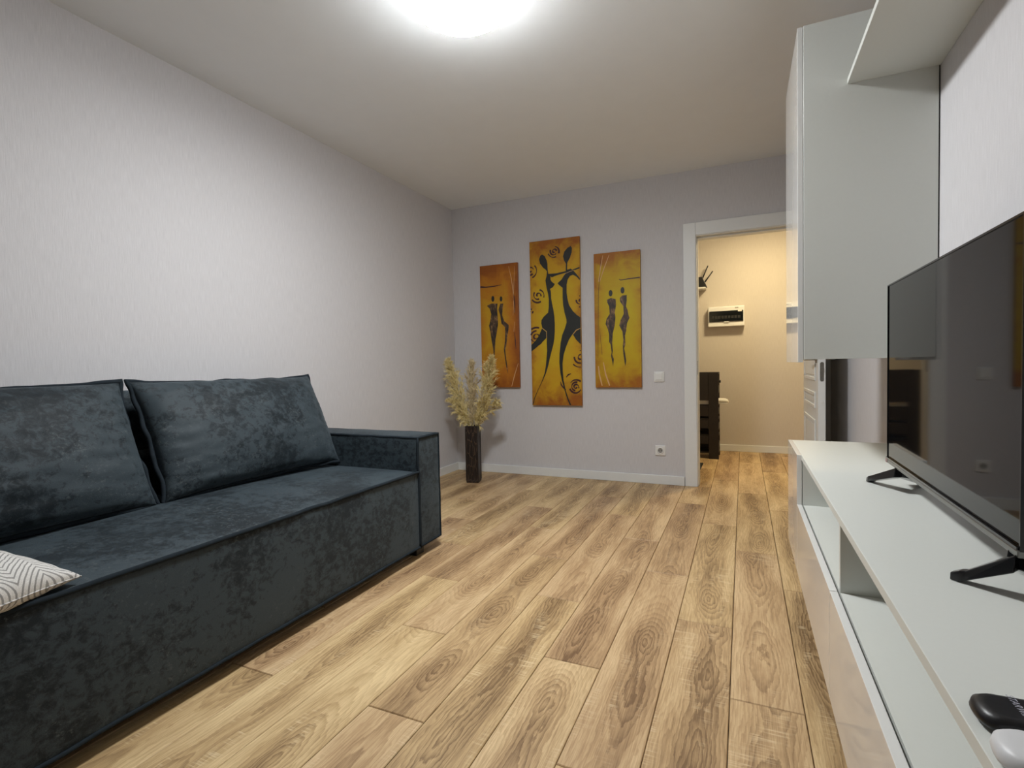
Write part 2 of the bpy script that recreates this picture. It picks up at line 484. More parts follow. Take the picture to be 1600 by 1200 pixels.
for s, xs in ((-1, DXA), (1, DXB)):
    hz = 1.005
    h = B().tube([(xs, DY0 + 0.06, hz), (xs + s * 0.008, DY0 + 0.06, hz)], 0.026, 20)
    h.tube([(xs, DY0 + 0.06, hz), (xs + s * 0.045, DY0 + 0.06, hz), (xs + s * 0.052, DY0 + 0.068, hz), (xs + s * 0.052, DY0 + 0.17, hz - 0.003)], [0.009, 0.009, 0.009, 0.007], 10)
    h.build('door_handle', M_METAL, door, smooth=True)

# ------------------------------------------------------------------ ceiling lamps
def dome_lamp(name, c, r, mat, rim, label):
    t = thing(name, (c[0], c[1], ZC), label, 'ceiling lamp')
    B().lathe([(r * 0.50, -0.052), (r * 0.52, -0.050), (r * 0.52, -0.001), (r * 0.3, -0.001)], (c[0], c[1], ZC), 48).build('lamp_base', M_PLASTICW, t)
    B().lathe([(r * 0.50, -0.050), (r * 0.80, -0.054), (r * 0.94, -0.062), (r, -0.076), (r, -0.096)], (c[0], c[1], ZC), 64).build('rim', rim, t, smooth=True)
    B().lathe([(r * 0.999, -0.0965), (r * 0.985, -0.104), (r * 0.93, -0.111), (r * 0.80, -0.117), (r * 0.5, -0.121), (r * 0.15, -0.122)], (c[0], c[1], ZC), 64).build('diffuser', mat, t, smooth=True)
    return t
dome_lamp('ceiling_lamp', (-1.005, 1.825), 0.183, emit('lamp_glow', LAMP_COLOR, LAMP_STRENGTH), emit('lamp_rim_glow', LAMP_COLOR, LAMP_STRENGTH * RIM_SHARE), 'round white glowing ceiling lamp above the living room floor')
dome_lamp('ceiling_lamp', (0.20, 5.30), 0.15, emit('hall_glow', HALL_COLOR, HALL_STRENGTH), emit('hall_rim_glow', HALL_COLOR, HALL_STRENGTH * RIM_SHARE), 'round warm ceiling lamp in the hall behind the doorway')

# ------------------------------------------------------------------ sofa
SX, SB = -1.553, -2.535        # front and back of the sofa
sofa = thing('sofa', (-2.05, 1.25, 0), 'dark blue velvet sofa with piped edges along the left wall', 'sofa')
SY0, SY1 = 0.265, 2.245        # seat between the arms
AY1 = 2.452
rounded_box(SB + 0.14, SX, SY0, SY1, 0.052, 0.458, 0.014, n=16, bulge=(0.010, 0, 0.034), wav=0.006).build('seat', M_VELVET, sofa, smooth=True)
rounded_box(SB, SB + 0.16, SY0 - 0.19, AY1 - 0.01, 0.052, 0.665, 0.03, n=10, bulge=(0.01, 0, 0.008)).build('backrest', M_VELVET, sofa, smooth=True)
rounded_box(SB, SB + 0.13, SY0 + 0.06, SY1 - 0.10, 0.60, 0.925, 0.03, n=10, bulge=(0.01, 0, 0.004)).build('backrest_top', M_VELVET, sofa, smooth=True)
def wavy(pts, step=0.03, amp=0.003, seed=0.0):
    out = []
    for a, b in zip(pts[:-1], pts[1:]):
        a, b = Vector(a), Vector(b); n = max(2, int((b - a).length / step))
        for i in range(n):
            p = a.lerp(b, i / n)
            out.append(p + Vector((noise.noise(p * 9 + Vector((seed, 0, 0))), noise.noise(p * 9 + Vector((0, seed, 7))), noise.noise(p * 9 + Vector((3, 0, seed))))) * amp)
    out.append(Vector(pts[-1]))
    return out
B().tube(wavy([(SX + 0.002, SY0, 0.457), (SX + 0.002, SY1 - 0.004, 0.457), (SX + 0.002, SY1 - 0.003, 0.055)], seed=2), 0.0080, 8).build('seat_piping', M_PIPING, sofa, smooth=True)
B().tube(wavy([(SX + 0.002, SY0, 0.060), (SX + 0.002, SY1 - 0.004, 0.060)], seed=4), 0.0065, 8).build('hem_piping', M_PIPING, sofa, smooth=True)
for y0, y1 in ((SY1 + 0.002, AY1), (SY0 - 0.207, SY0 - 0.002)):
    arm = rounded_box(SB + 0.03, SX - 0.006, y0, y1, 0.052, 0.638, 0.010, n=12, bulge=(0.006, 0.006, 0.008), wav=0.005, seed=y0).build('arm', M_VELVET, sofa, smooth=True)
    xf = SX - 0.007
    e = 0.004
    fr = [(xf, y0 + e, 0.06), (xf, y0 + e, 0.633), (xf, y1 - e, 0.633), (xf, y1 - e, 0.06), (xf, y0 + e, 0.06)]
    B().tube(wavy(fr, amp=0.002, seed=1), 0.0075, 8).build('arm_piping', M_PIPING, arm, smooth=True)
    for yy in (y0 + e, y1 - e):
        B().tube(wavy([(xf, yy, 0.633), (SB + 0.04, yy, 0.633)], amp=0.003, seed=yy), 0.0070, 8).build('arm_piping', M_PIPING, arm, smooth=True)
for (lx, ly) in ((SX - 0.07, AY1 - 0.16), (SX - 0.07, 0.12), (SB + 0.09, AY1 - 0.16), (SB + 0.09, 0.12), (SX - 0.12, 1.25)):
    B().prism([(lx - 0.035, ly - 0.035), (lx + 0.035, ly - 0.035), (lx + 0.035, ly + 0.035), (lx - 0.035, ly + 0.035)], 'z', 0, 0.056).build('leg', M_BLACKPL, sofa, bevel=0.004)

# ------------------------------------------------------------------ cushions
def pillow_grid(w, h, t, n=40, pinch=0.03, corner=0.02, wrinkle=0.004, seed=0.0, power=0.42):
    """returns front/back grids in the pillow's own frame: x width, y height, z out of the face"""
    def edge(u, v):
        x = u * w / 2; y = v * h / 2
        x *= 1 - pinch * (1 - v * v) ** 1.0 * abs(u)
        y *= 1 - pinch * (1 - u * u) ** 1.0 * abs(v)
        k = (abs(u) * abs(v)) ** 6
        x += math.copysign(corner, u) * k if u else 0
        y += math.copysign(corner, v) * k if v else 0
        return x, y
    V = {}
    for s in (1, -1):
        for i in range(n + 1):
            for j in range(n + 1):
                u = math.sin((2 * i / n - 1) * math.pi / 2); v = math.sin((2 * j / n - 1) * math.pi / 2)
                x, y = edge(u, v)
                b = max(0.0, (1 - u * u) * (1 - v * v))
                z = t / 2 * b ** power
                d = min(1 - abs(u), 1 - abs(v))
                fold = noise.noise(Vector((u * 5 + seed, v * 5, s))) + 0.6 * noise.noise(Vector((u * 11 + seed, v * 11, s * 3)))
                z += wrinkle * fold * min(1, b * 6)
                # pleats running in from the seam
                if d < 0.35:
                    q = (v if 1 - abs(u) < 1 - abs(v) else u)
                    z += wrinkle * 1.3 * noise.noise(Vector((q * 16 + seed, u * 2, s * 9))) * (1 - d / 0.35) * min(1, d * 12)
                V[(s, i, j)] = Vector((x, y, s * z))
    return V, n, edge
def make_pillow(parent, V, n, mtx, mat, name):
    b = B(); o0 = Vector(parent['_o'])
    idx = {}
    for s in (1, -1):
        for i in range(n + 1):
            for j in range(n + 1):
                bd = i in (0, n) or j in (0, n)
                key = (1 if bd else s, i, j)
                if key not in idx:
                    idx[key] = len(b.v); b.v.append(tuple(mtx @ V[key]))
        K = lambda i, j: idx[(1 if (i in (0, n) or j in (0, n)) else s, i, j)]
        for i in range(n):
            for j in range(n):
                q = (K(i, j), K(i + 1, j), K(i + 1, j + 1), K(i, j + 1))
                b.f.append(q if s > 0 else q[::-1])
    return b.build(name, mat, parent, smooth=True)

def back_cushion(yc, label, seed):
    # leaning on the backrest: bottom edge forward, top edge back
    bot, top = Vector((-2.085, yc, 0.500)), Vector((-2.285, yc, 0.955))
    upv = (top - bot).normalized(); wid = Vector((0, 1, 0)); out = wid.cross(upv)
    if out.x < 0: out = -out
    h = (top - bot).length
    t = thing('back_cushion', (-2.2, yc, 0.47), label, 'cushion', 'piped velvet back cushions on the sofa')
    w = 0.928
    V, n, edge = pillow_grid(w, h, 0.25, n=56, pinch=0.018, corner=0.012, wrinkle=0.007, seed=seed, power=0.36)
    mid = (bot + top) / 2
    mtx = Matrix((wid, upv, out)).transposed().to_4x4(); mtx.translation = mid
    if mtx.to_3x3().determinant() < 0: pass
    make_pillow(t, V, n, mtx, M_VELVET, 'cover')
    ring = []
    N = 44
    for k in range(4 * N):
        sd, f = k // N, (k % N) / N
        u, v = [(-1 + 2 * f, -1), (1, -1 + 2 * f), (1 - 2 * f, 1), (-1, 1 - 2 * f)][sd]
        x, y = edge(u, v)
        wv = Vector((noise.noise(Vector((u * 4.5, v * 3.5, seed))), noise.noise(Vector((u * 6, v * 6, seed + 9))), noise.noise(Vector((u * 4, v * 3.5, seed + 4)))))
        ring.append(mtx @ (Vector((x + 0.006 * u, y + 0.006 * v, 0)) + Vector((wv.x * 0.012, wv.y * 0.006, wv.z * 0.014))))
    B().tube(ring, 0.0095, 8, closed=True).build('piping', M_PIPING, t, smooth=True)
back_cushion(1.752, 'blue velvet back cushion next to the sofa arm nearest the paintings', 3.0)
back_cushion(0.768, 'blue velvet back cushion above the striped pillow, cut by the left picture edge', 11.0)

def herringbone():
    m, nt, bs = new_mat('herringbone_cotton'); g = G(nt)
    sp = g.sep(g.obj()); x, y = sp[0], sp[1]
    zig = g.m('PINGPONG', g.m('ADD', x, 3.0), 0.062)
    wob = g.m('MULTIPLY', g.noise(g.obj(), 14.0, 2.0), 0.006)
    v = g.m('ADD', g.m('ADD', y, g.m('MULTIPLY', zig, 0.72)), wob)
    st = g.m('SINE', g.m('MULTIPLY', v, 2 * math.pi / 0.0105))
    f = g.ramp(st, [(0.42, 0.0), (0.62, 1.0)])
    th = g.ramp(g.noise(g.mul(g.obj(), (1, 1, 1)), 500.0, 2.0), [(0.3, 0.75), (0.7, 1.0)])
    c = g.mix(f, (0.70, 0.685, 0.66), (0.30, 0.295, 0.285))
    c = g.mix(1.0, c, th, 'MULTIPLY')
    nt.links.new(c, bs.inputs['Base Color'])
    bs.inputs['Roughness'].default_value = 0.85
    bs.inputs['Specular IOR Level'].default_value = 0.15
    nt.links.new(g.bump(g.m('ADD', f, th), 0.25, 0.002), bs.inputs['Normal'])
    return m
M_HERR = herringbone()
tip = Vector((-1.560, 0.742, 0.482))
hw = 0.215
# pillow frame: e1 along the front side (towards the camera end), e2 into the seat
e1 = Vector((0.33, -0.944, 0.02)).normalized(); e2 = Vector((-0.944, -0.33, 0.10)).normalized(); e3 = e2.cross(e1)
if e3.z < 0: e3 = -e3
e2 = e3.cross(e1) if e3.cross(e1).x < 0 else e1.cross(e3)
pcen = tip + e1 * (hw + 0.012) + e2 * (hw + 0.012)
pil = bpy.data.objects.new('throw_pillow', None); COL.objects.link(pil)
pil.empty_display_size = 0.05
tag(pil, 'grey and white herringbone striped throw pillow lying on the sofa seat', 'pillow')
mp = Matrix((e1, e2, e3)).transposed().to_4x4(); mp.translation = pcen
pil.matrix_world = mp; pil['_o'] = (0, 0, 0)
V, n, edge = pillow_grid(2 * hw, 2 * hw, 0.20, n=44, pinch=0.035, corner=-0.010, wrinkle=0.005, seed=21.0, power=0.38)
for key in V:
    if key[0] == -1: V[key].z *= 0.52      # flattened where it rests on the seat
pcv = make_pillow(pil, V, n, Matrix.Identity(4), M_HERR, 'cover')
seam = []
for k in range(160):
    sd, f = k // 40, (k % 40) / 40
    u, v = [(-1 + 2 * f, -1), (1, -1 + 2 * f), (1 - 2 * f, 1), (-1, 1 - 2 * f)][sd]
    x, y = edge(u, v); seam.append((x * 0.998, y * 0.998, 0))
B().tube(seam, 0.0022, 6, closed=True).build('seam', M_HERR, pil, smooth=True)

# ------------------------------------------------------------------ wall paintings
def paint_mat(name, centre, mid, edgec, bias):
    m, nt, bs = new_mat(name); g = G(nt)
    gen = g.n('ShaderNodeTexCoord').outputs['Generated']; sp = g.sep(gen)
    dx = g.m('ABSOLUTE', g.m('SUBTRACT', sp[0], 0.5 + bias)); dz = g.m('ABSOLUTE', g.m('SUBTRACT', sp[2], 0.50))
    d = g.m('MAXIMUM', g.m('MULTIPLY', dx, 1.7), g.m('MULTIPLY', dz, 2.05))
    nz = g.noise(g.obj(), 7.0, 5.0, 0.6, 0.6)
    nf = g.noise(g.obj(), 45.0, 4.0, 0.6)
    t = g.m('ADD', d, g.m('MULTIPLY', g.m('SUBTRACT', nz, 0.5), 0.85))
    c = g.ramp(t, [(0.30, centre), (0.72, mid), (1.08, edgec)])
    c = g.mix(g.m('MULTIPLY', nf, 0.35), c, mid)
    nt.links.new(c, bs.inputs['Base Color'])
    bs.inputs['Roughness'].default_value = 0.5
    bs.inputs['Specular IOR Level'].default_value = 0.3
    nt.links.new(g.bump(nf, 0.1, 0.001), bs.inputs['Normal'])
    return m
YEL, ORA, RED = (0.56, 0.40, 0.012), (0.50, 0.215, 0.012), (0.27, 0.062, 0.012)
M_P1 = paint_mat('paint_orange', (0.56, 0.33, 0.015), (0.46, 0.165, 0.012), (0.26, 0.070, 0.012), -0.14)
M_P2 = paint_mat('paint_gold', YEL, (0.54, 0.30, 0.012), RED, 0.0)
M_P3 = paint_mat('paint_yellow', (0.55, 0.43, 0.008), (0.50, 0.31, 0.010), (0.32, 0.085, 0.012), 0.05)
M_INK = plain('black_ink', (0.010, 0.011, 0.008), 0.5, vary=0.2)
M_MAROON = plain('maroon_ink', (0.050, 0.010, 0.010), 0.5, vary=0.3)
M_PALEINK = plain('pale_ochre_ink', (0.62, 0.36, 0.16), 0.5, vary=0.1)
def brownfig():
    m, nt, bs = new_mat('brown_figure_ink'); g = G(nt)
    f = g.noise(g.mul(g.obj(), (1, 1, 0.45)), 48.0, 4.0, 0.6)
    c = g.ramp(f, [(0.36, (0.016, 0.010, 0.006)), (0.54, (0.075, 0.040, 0.018)), (0.70, (0.30, 0.17, 0.075))])
    nt.links.new(c, bs.inputs['Base Color']); bs.inputs['Roughness'].default_value = 0.5
    return m
M_BROWN = brownfig()

class Canvas:
    def __init__(s, name, x0, x1, z0, z1, mat, label):
        s.x0, s.x1, s.z0, s.z1 = x0, x1, z0, z1
        s.yf = YB - 0.030
        s.t = thing(name, ((x0 + x1) / 2, YB, z0), label, 'painting', 'three narrow canvases on the back wall')
        B().box(x0, x1, s.yf, YB - 0.004, z0, z1).build('canvas', mat, s.t, bevel=0.002)
        B().box(x0 + 0.03, x1 - 0.03, YB - 0.0055, YB - 0.0005, z0 + 0.03, z1 - 0.03).build('stretcher', M_RACK, s.t)
        s.k = 0
    def P(s, p, lift):
        u = min(0.997, max(0.003, p[0])); v = min(0.997, max(0.003, p[1]))
        return (s.x0 + u * (s.x1 - s.x0), s.yf - lift, s.z1 - v * (s.z1 - s.z0))
    def poly(s, pts, mat, name):
        s.k += 1
        lift = 0.0007 + 0.00012 * s.k
        bm = bmesh.new()
        vs = []
        for p in pts:
            q = s.P(p, lift)
            if not vs or (vs[-1].co - Vector(q)).length > 1e-4: vs.append(bm.verts.new(q))
        es = [bm.edges.new((vs[i], vs[(i + 1) % len(vs)])) for i in range(len(vs))]
        bmesh.ops.triangle_fill(bm, edges=es, use_beauty=True)
        bm.verts.index_update()
        b = B(); b.v = [tuple(v.co) for v in bm.verts]; b.f = [tuple(v.index for v in f.verts) for f in bm.faces]
        bm.free()
        return b.build(name, mat, s.t)
    def ribbon(s, strokes, mat, name):
        """strokes: list of [(u, v, half width in metres)...]"""
        s.k += 1
        lift = 0.0007 + 0.00012 * s.k
        for st in strokes:
            pts = [(Vector(s.P(p, lift)), p[2]) for p in st if 0.0 <= p[0] <= 1.0 and 0 <= p[1] <= 1]
            if len(pts) < 2: continue
            v = []
            for i, (q, w) in enumerate(pts):
                a = pts[max(0, i - 1)][0]; c = pts[min(len(pts) - 1, i + 1)][0]
                t = (c - a)
                if t.length < 1e-6: t = Vector((1, 0, 0))
                t.normalize(); nn = Vector((t.z, 0, -t.x))
                v += [q + nn * w, q - nn * w]
            B().add(v, [(2 * i, 2 * i + 1, 2 * i + 3, 2 * i + 2) for i in range(len(pts) - 1)]).build(name, mat, s.t)
    def oval(s, u, v, ru, rv, mat, name):
        return s.poly([(u + ru * math.cos(a), v + rv * math.sin(a)) for a in [2 * math.pi * i / 20 for i in range(20)]], mat, name)

c2 = Canvas('painting', -1.744, -1.280, 0.642, 2.105, M_P2, 'tall golden painting of two black dancing figures among spirals, middle of three')
asp = 0.464 / 1.463
def spiral(cu, cv, r, turns=2.3, a0=0.0, w=0.006, gaps=()):
    strokes = []; cur = []
    N = int(34 * turns)
    for i in range(N + 1):
        f = i / N; a = a0 + f * turns * 2 * math.pi
        rad = r * (0.10 + 0.90 * f)
        skip = any(lo < f < hi for lo, hi in gaps)
        ww = w * (0.35 + 0.65 * abs(math.sin(a * 0.9 + a0 * 2 + 0.5)))
        p = (cu + rad * math.cos(a) / 0.464, cv + rad * math.sin(a) / 1.463, ww)
        if skip or not (0 <= p[0] <= 1):
            if len(cur) > 1: strokes.append(cur)
            cur = []
        else: cur.append(p)
    if len(cur) > 1: strokes.append(cur)
    return strokes
for (cu, cv, r, a0, tn) in ((0.503, 0.073, 0.056, 1.0, 2.3), (0.008, 0.173, 0.080, 0.3, 2.6), (0.164, 0.328, 0.068, 2.0, 2.1), (0.0, 0.421, 0.030, 1.0, 1.2),
                            (0.102, 0.582, 0.088, 0.7, 2.7), (1.0, 0.378, 0.055, 2.4, 1.9), (0.985, 0.715, 0.085, 1.2, 2.2), (0.887, 0.888, 0.066, 0.2, 2.9)):
    c2.ribbon(spiral(cu, cv, r, tn, a0, 0.0085, gaps=((0.36, 0.42), (0.62, 0.70), (0.84, 0.88))), M_MAROON, 'spiral')
c2.ribbon([[(0.585, 0.855 + 0.0, 0.003), (0.60, 0.875, 0.006), (0.65, 0.895, 0.006), (0.69, 0.903, 0.003)], [(0.70, 0.83, 0.003), (0.74, 0.815, 0.006), (0.80, 0.808, 0.003)]], M_MAROON, 'swirl_stroke')
fig_a = [(0.262,0.083),(0.314,0.096),(0.35,0.12),(0.366,0.143),(0.366,0.165),(0.372,0.188),(0.382,0.204),(0.539,0.205),(0.735,0.197),(0.856,0.193),(0.999,0.18),(0.999,0.19),(0.87,0.199),(0.727,0.207),(0.554,0.217),(0.451,0.226),(0.421,0.219),(0.423,0.239),(0.446,0.253),(0.508,0.268),(0.467,0.286),(0.406,0.295),(0.423,0.307),(0.427,0.325),(0.428,0.352),(0.445,0.384),(0.469,0.421),(0.486,0.462),(0.493,0.507),(0.49,0.552),(0.477,0.597),(0.455,0.632),(0.42,0.668),(0.379,0.713),(0.339,0.762),(0.291,0.807),(0.212,0.857),(0.134,0.903),(0.055,0.958),(0.026,0.992),(0.006,0.995),(0.04,0.958),(0.119,0.907),(0.205,0.853),(0.268,0.803),(0.293,0.762),(0.312,0.712),(0.327,0.667),(0.322,0.617),(0.327,0.59),(0.328,0.549),(0.236,0.526),(0.217,0.498),(0.224,0.479),(0.268,0.46),(0.359,0.437),(0.376,0.405),(0.38,0.356),(0.367,0.324),(0.339,0.287),(0.319,0.241),(0.344,0.214),(0.353,0.188),(0.331,0.178),(0.272,0.162),(0.214,0.136),(0.197,0.11),(0.224,0.09)]
leg_a = [(0.233,0.531),(0.316,0.553),(0.317,0.589),(0.228,0.614),(0.121,0.642),(0.0,0.668),(0.0,0.629),(0.093,0.603),(0.171,0.57),(0.221,0.536)]
fig_b = [(0.834,0.053),(0.856,0.065),(0.85,0.091),(0.815,0.121),(0.761,0.148),(0.754,0.19),(0.826,0.186),(0.878,0.199),(0.929,0.218),(0.999,0.246),(0.999,0.259),(0.943,0.238),(0.869,0.223),(0.808,0.228),(0.762,0.249),(0.742,0.279),(0.739,0.324),(0.755,0.364),(0.782,0.4),(0.855,0.437),(0.929,0.461),(0.999,0.476),(0.999,0.538),(0.908,0.548),(0.839,0.574),(0.769,0.605),(0.707,0.649),(0.659,0.693),(0.633,0.746),(0.637,0.8),(0.649,0.849),(0.69,0.912),(0.747,0.965),(0.793,0.996),(0.76,0.996),(0.71,0.956),(0.66,0.903),(0.611,0.845),(0.584,0.8),(0.57,0.741),(0.576,0.688),(0.603,0.621),(0.636,0.576),(0.691,0.537),(0.728,0.502),(0.725,0.484),(0.69,0.443),(0.665,0.398),(0.658,0.353),(0.661,0.295),(0.625,0.285),(0.588,0.275),(0.561,0.265),(0.642,0.245),(0.688,0.224),(0.727,0.211),(0.728,0.194),(0.735,0.154),(0.694,0.131),(0.681,0.108),(0.705,0.082),(0.766,0.062)]
leg_b = [(0.999,0.543),(0.918,0.554),(0.851,0.577),(0.905,0.606),(0.999,0.636)]
c2.poly(fig_a, M_INK, 'dancer'); c2.poly(leg_a, M_INK, 'dancer_leg')
c2.poly(fig_b, M_INK, 'dancer'); c2.poly(leg_b, M_INK, 'dancer_leg')
c2.ribbon([[(0.233, 0.528, 0.0015), (0.322, 0.551, 0.0018), (0.323, 0.592, 0.0012)], [(0.995, 0.540, 0.0015), (0.912, 0.551, 0.0018), (0.845, 0.576, 0.0012)],
           [(0.70, 0.214, 0.001), (0.80, 0.203, 0.0018), (0.90, 0.196, 0.001)]], M_PALEINK, 'pale_outline')

c1 = Canvas('painting', -2.250, -1.866, 0.803, 1.940, M_P1, 'orange painting of two slim brown figures behind the pampas grass')
l1 = [(0.176,0.328),(0.299,0.312),(0.467,0.317),(0.45,0.354),(0.461,0.421),(0.466,0.488),(0.438,0.535),(0.387,0.61),(0.367,0.687),(0.357,0.734),(0.373,0.906),(0.342,0.782),(0.32,0.686),(0.28,0.609),(0.253,0.541),(0.22,0.492),(0.259,0.455),(0.288,0.398),(0.251,0.354)]
l2 = [(0.538,0.319),(0.62,0.319),(0.596,0.367),(0.584,0.415),(0.633,0.463),(0.747,0.494),(0.746,0.522),(0.711,0.578),(0.676,0.653),(0.642,0.699),(0.663,0.766),(0.69,0.823),(0.701,0.891),(0.664,0.841),(0.632,0.765),(0.606,0.69),(0.641,0.624),(0.651,0.558),(0.648,0.51),(0.558,0.48),(0.523,0.404),(0.488,0.369),(0.518,0.337)]
c1.poly(l1, M_BROWN, 'standing_figure'); c1.poly(l2, M_BROWN, 'standing_figure')
c1.oval(0.342, 0.275, 0.040, 0.024, M_INK, 'figure_head'); c1.oval(0.561, 0.281, 0.036, 0.021, M_INK, 'figure_head')
c1.ribbon([[(0.009, 0.170, 0.009), (0.156, 0.176, 0.006), (0.4, 0.174, 0.005), (0.584, 0.167, 0.002)], [(0.908, 0.262, 0.002), (0.915, 0.33, 0.005), (0.913, 0.404, 0.002)], [(0.90, 0.558, 0.002), (0.91, 0.62, 0.005), (0.925, 0.69, 0.002)]], M_MAROON, 'branch_stroke')
c1.ribbon([[(0.776, 0.024, 0.001), (0.846, 0.13, 0.003), (0.885, 0.244, 0.003), (0.90, 0.40, 0.001)], [(0.974, 0.806, 0.002), (0.876, 0.899, 0.004), (0.794, 0.991, 0.003)], [(0.93, 0.03, 0.001), (0.90, 0.2, 0.002), (0.87, 0.42, 0.001)], [(0.90, 0.47, 0.001), (0.88, 0.55, 0.002)]], M_PALEINK, 'pale_stroke')

c3 = Canvas('painting', -1.157, -0.768, 0.800, 1.936, M_P3, 'bright yellow painting of two slim brown figures beside the light switch')
r1 = [(0.279,0.347),(0.371,0.335),(0.473,0.347),(0.479,0.39),(0.449,0.445),(0.461,0.483),(0.445,0.539),(0.401,0.595),(0.384,0.67),(0.395,0.727),(0.38,0.755),(0.415,0.788),(0.396,0.845),(0.381,0.811),(0.352,0.764),(0.367,0.736),(0.348,0.679),(0.315,0.66),(0.318,0.603),(0.292,0.565),(0.244,0.526),(0.267,0.489),(0.338,0.452),(0.327,0.396),(0.287,0.366)]
r2 = [(0.612,0.323),(0.711,0.323),(0.709,0.367),(0.691,0.404),(0.726,0.433),(0.744,0.47),(0.765,0.489),(0.708,0.53),(0.692,0.581),(0.663,0.618),(0.669,0.683),(0.64,0.711),(0.658,0.739),(0.683,0.804),(0.662,0.846),(0.642,0.804),(0.617,0.739),(0.613,0.692),(0.626,0.655),(0.609,0.589),(0.542,0.541),(0.571,0.504),(0.642,0.459),(0.636,0.403),(0.563,0.364),(0.564,0.34)]
c3.poly(r1, M_BROWN, 'standing_figure'); c3.poly(r2, M_BROWN, 'standing_figure')
c3.oval(0.364, 0.300, 0.042, 0.024, M_INK, 'figure_head'); c3.oval(0.622, 0.286, 0.042, 0.024, M_INK, 'figure_head')
c3.ribbon([[(0.551, 0.202, 0.003), (0.583, 0.210, 0.004), (0.804, 0.205, 0.004), (0.992, 0.203, 0.006)], [(0.164, 0.03, 0.001), (0.096, 0.304, 0.002), (0.066, 0.78, 0.001)], [(0.112, 0.562, 0.001), (0.159, 0.753, 0.0015)]], M_MAROON, 'branch_stroke')
c3.ribbon([[(0.206, 0.018, 0.002), (0.15, 0.11, 0.004), (0.101, 0.209, 0.003)], [(0.344, 0.018, 0.002), (0.22, 0.12, 0.004), (0.128, 0.21, 0.002)], [(0.071, 0.838, 0.004), (0.09, 0.9, 0.006), (0.148, 0.986, 0.005)], [(0.184, 0.81, 0.003), (0.23, 0.9, 0.006), (0.315, 0.986, 0.005)]], M_PALEINK, 'pale_stroke')

# ------------------------------------------------------------------ switch and socket
sw = thing('light_switch', (-0.630, YB, 0.842), 'white square light switch on the wall right of the yellow painting', 'switch')
B().box(-0.671, -0.590, YB - 0.010, YB, 0.845, 0.929).build('plate', M_PLASTICW, sw, bevel=0.003)
B().box(-0.659, -0.604, YB - 0.017, YB - 0.009, 0.860, 0.918).build('rocker', M_PLASTICW, sw, bevel=0.002)
so = thing('wall_socket', (-0.626, YB, 0.237), 'white square wall socket just above the baseboard by the door', 'socket')
M_HOLE = plain('socket_recess', (0.30, 0.30, 0.29), 0.5)
B().box(-0.667, -0.586, YB - 0.010, YB, 0.238, 0.319).build('plate', M_PLASTICW, so, bevel=0.003)
sc0 = (-0.6265, 0.2785)
ringv = B()
N = 32
rr_ = [(0.0275, 0.0), (0.0275, -0.004), (0.0215, -0.004), (0.0195, 0.0005)]
vv = []
for r, dy in rr_:
    for k in range(N):
        a = 2 * math.pi * k / N
        vv.append((sc0[0] + r * math.cos(a), YB - 0.0100 + dy, sc0[1] + r * math.sin(a)))
ringv.add(vv, [(i * N + k, i * N + (k + 1) % N, (i + 1) * N + (k + 1) % N, (i + 1) * N + k) for i in range(3) for k in range(N)])
ringv.build('socket_ring', M_PLASTICW, so, smooth=True)
B().prism([(sc0[0] + 0.0205 * math.cos(2 * math.pi * k / N), sc0[1] + 0.0205 * math.sin(2 * math.pi * k / N)) for k in range(N)], 'y', YB - 0.0103, YB - 0.0095).build('recess', M_HOLE, so)
for dx in (-0.0095, 0.0095):
    B().tube([(sc0[0] + dx, YB - 0.0109, sc0[1]), (sc0[0] + dx, YB - 0.0095, sc0[1])], 0.0035, 10).build('pin_hole', M_BLACKPL, so)
B().box(sc0[0] - 0.003, sc0[0] + 0.003, YB - 0.013, YB - 0.0100, sc0[1] - 0.020, sc0[1] - 0.010).build('earth_clip', M_METAL, so)
B().box(sc0[0] - 0.003, sc0[0] + 0.003, YB - 0.013, YB - 0.0100, sc0[1] + 0.010, sc0[1] + 0.020).build('earth_clip', M_METAL, so)

# ------------------------------------------------------------------ floor vase with pampas grass
def vase_mat():
    m, nt, bs = new_mat('carved_dark_vase'); g = G(nt)
    sp = g.sep(g.obj())
    v = g.n('ShaderNodeTexVoronoi', feature='DISTANCE_TO_EDGE')
    g.set(v.inputs['Vector'], g.xyz(g.m('MULTIPLY', sp[0], 55.0), g.m('MULTIPLY', sp[1], 55.0), g.m('ADD', g.m('MULTIPLY', sp[2], 11.0), g.noise(g.obj(), 20.0, 2.0))))
    v.inputs['Scale'].default_value = 1.0
    f = g.ramp(v.outputs[0], [(0.0, 1.0), (0.06, 0.0)])
    c = g.mix(f, (0.010, 0.0062, 0.005), (0.070, 0.038, 0.020))
    nt.links.new(c, bs.inputs['Base Color'])
    bs.inputs['Roughness'].default_value = 0.42
    nt.links.new(g.bump(f, 0.5, 0.003), bs.inputs['Normal'])
    return m
M_VASE = vase_mat()
VC = Vector((-2.148, 3.935, 0)); va = math.radians(14)
vase = thing('floor_vase', (VC.x, VC.y, 0), 'tall square dark brown floor vase standing by the back wall corner', 'vase', rotz=va)
vase['_o'] = (0, 0, 0)
hv, tv, zv = 0.055, 0.047, 0.492
b = B()
prof = [(0.052, 0.0), (0.055, 0.012), (0.0525, 0.03), (0.0525, 0.46), (0.055, 0.475), (0.055, zv), (0.046, zv), (0.046, 0.05)]
vv = []; ff = []
for (h_, z_) in prof: vv += [(-h_, -h_, z_), (h_, -h_, z_), (h_, h_, z_), (-h_, h_, z_)]
for i in range(len(prof) - 1):
    for k in range(4): ff.append((i * 4 + k, i * 4 + (k + 1) % 4, i * 4 + 4 + (k + 1) % 4, i * 4 + 4 + k))
ff.append((3, 2, 1, 0)); n_ = 4 * (len(prof) - 1); ff.append((n_, n_ + 1, n_ + 2, n_ + 3))
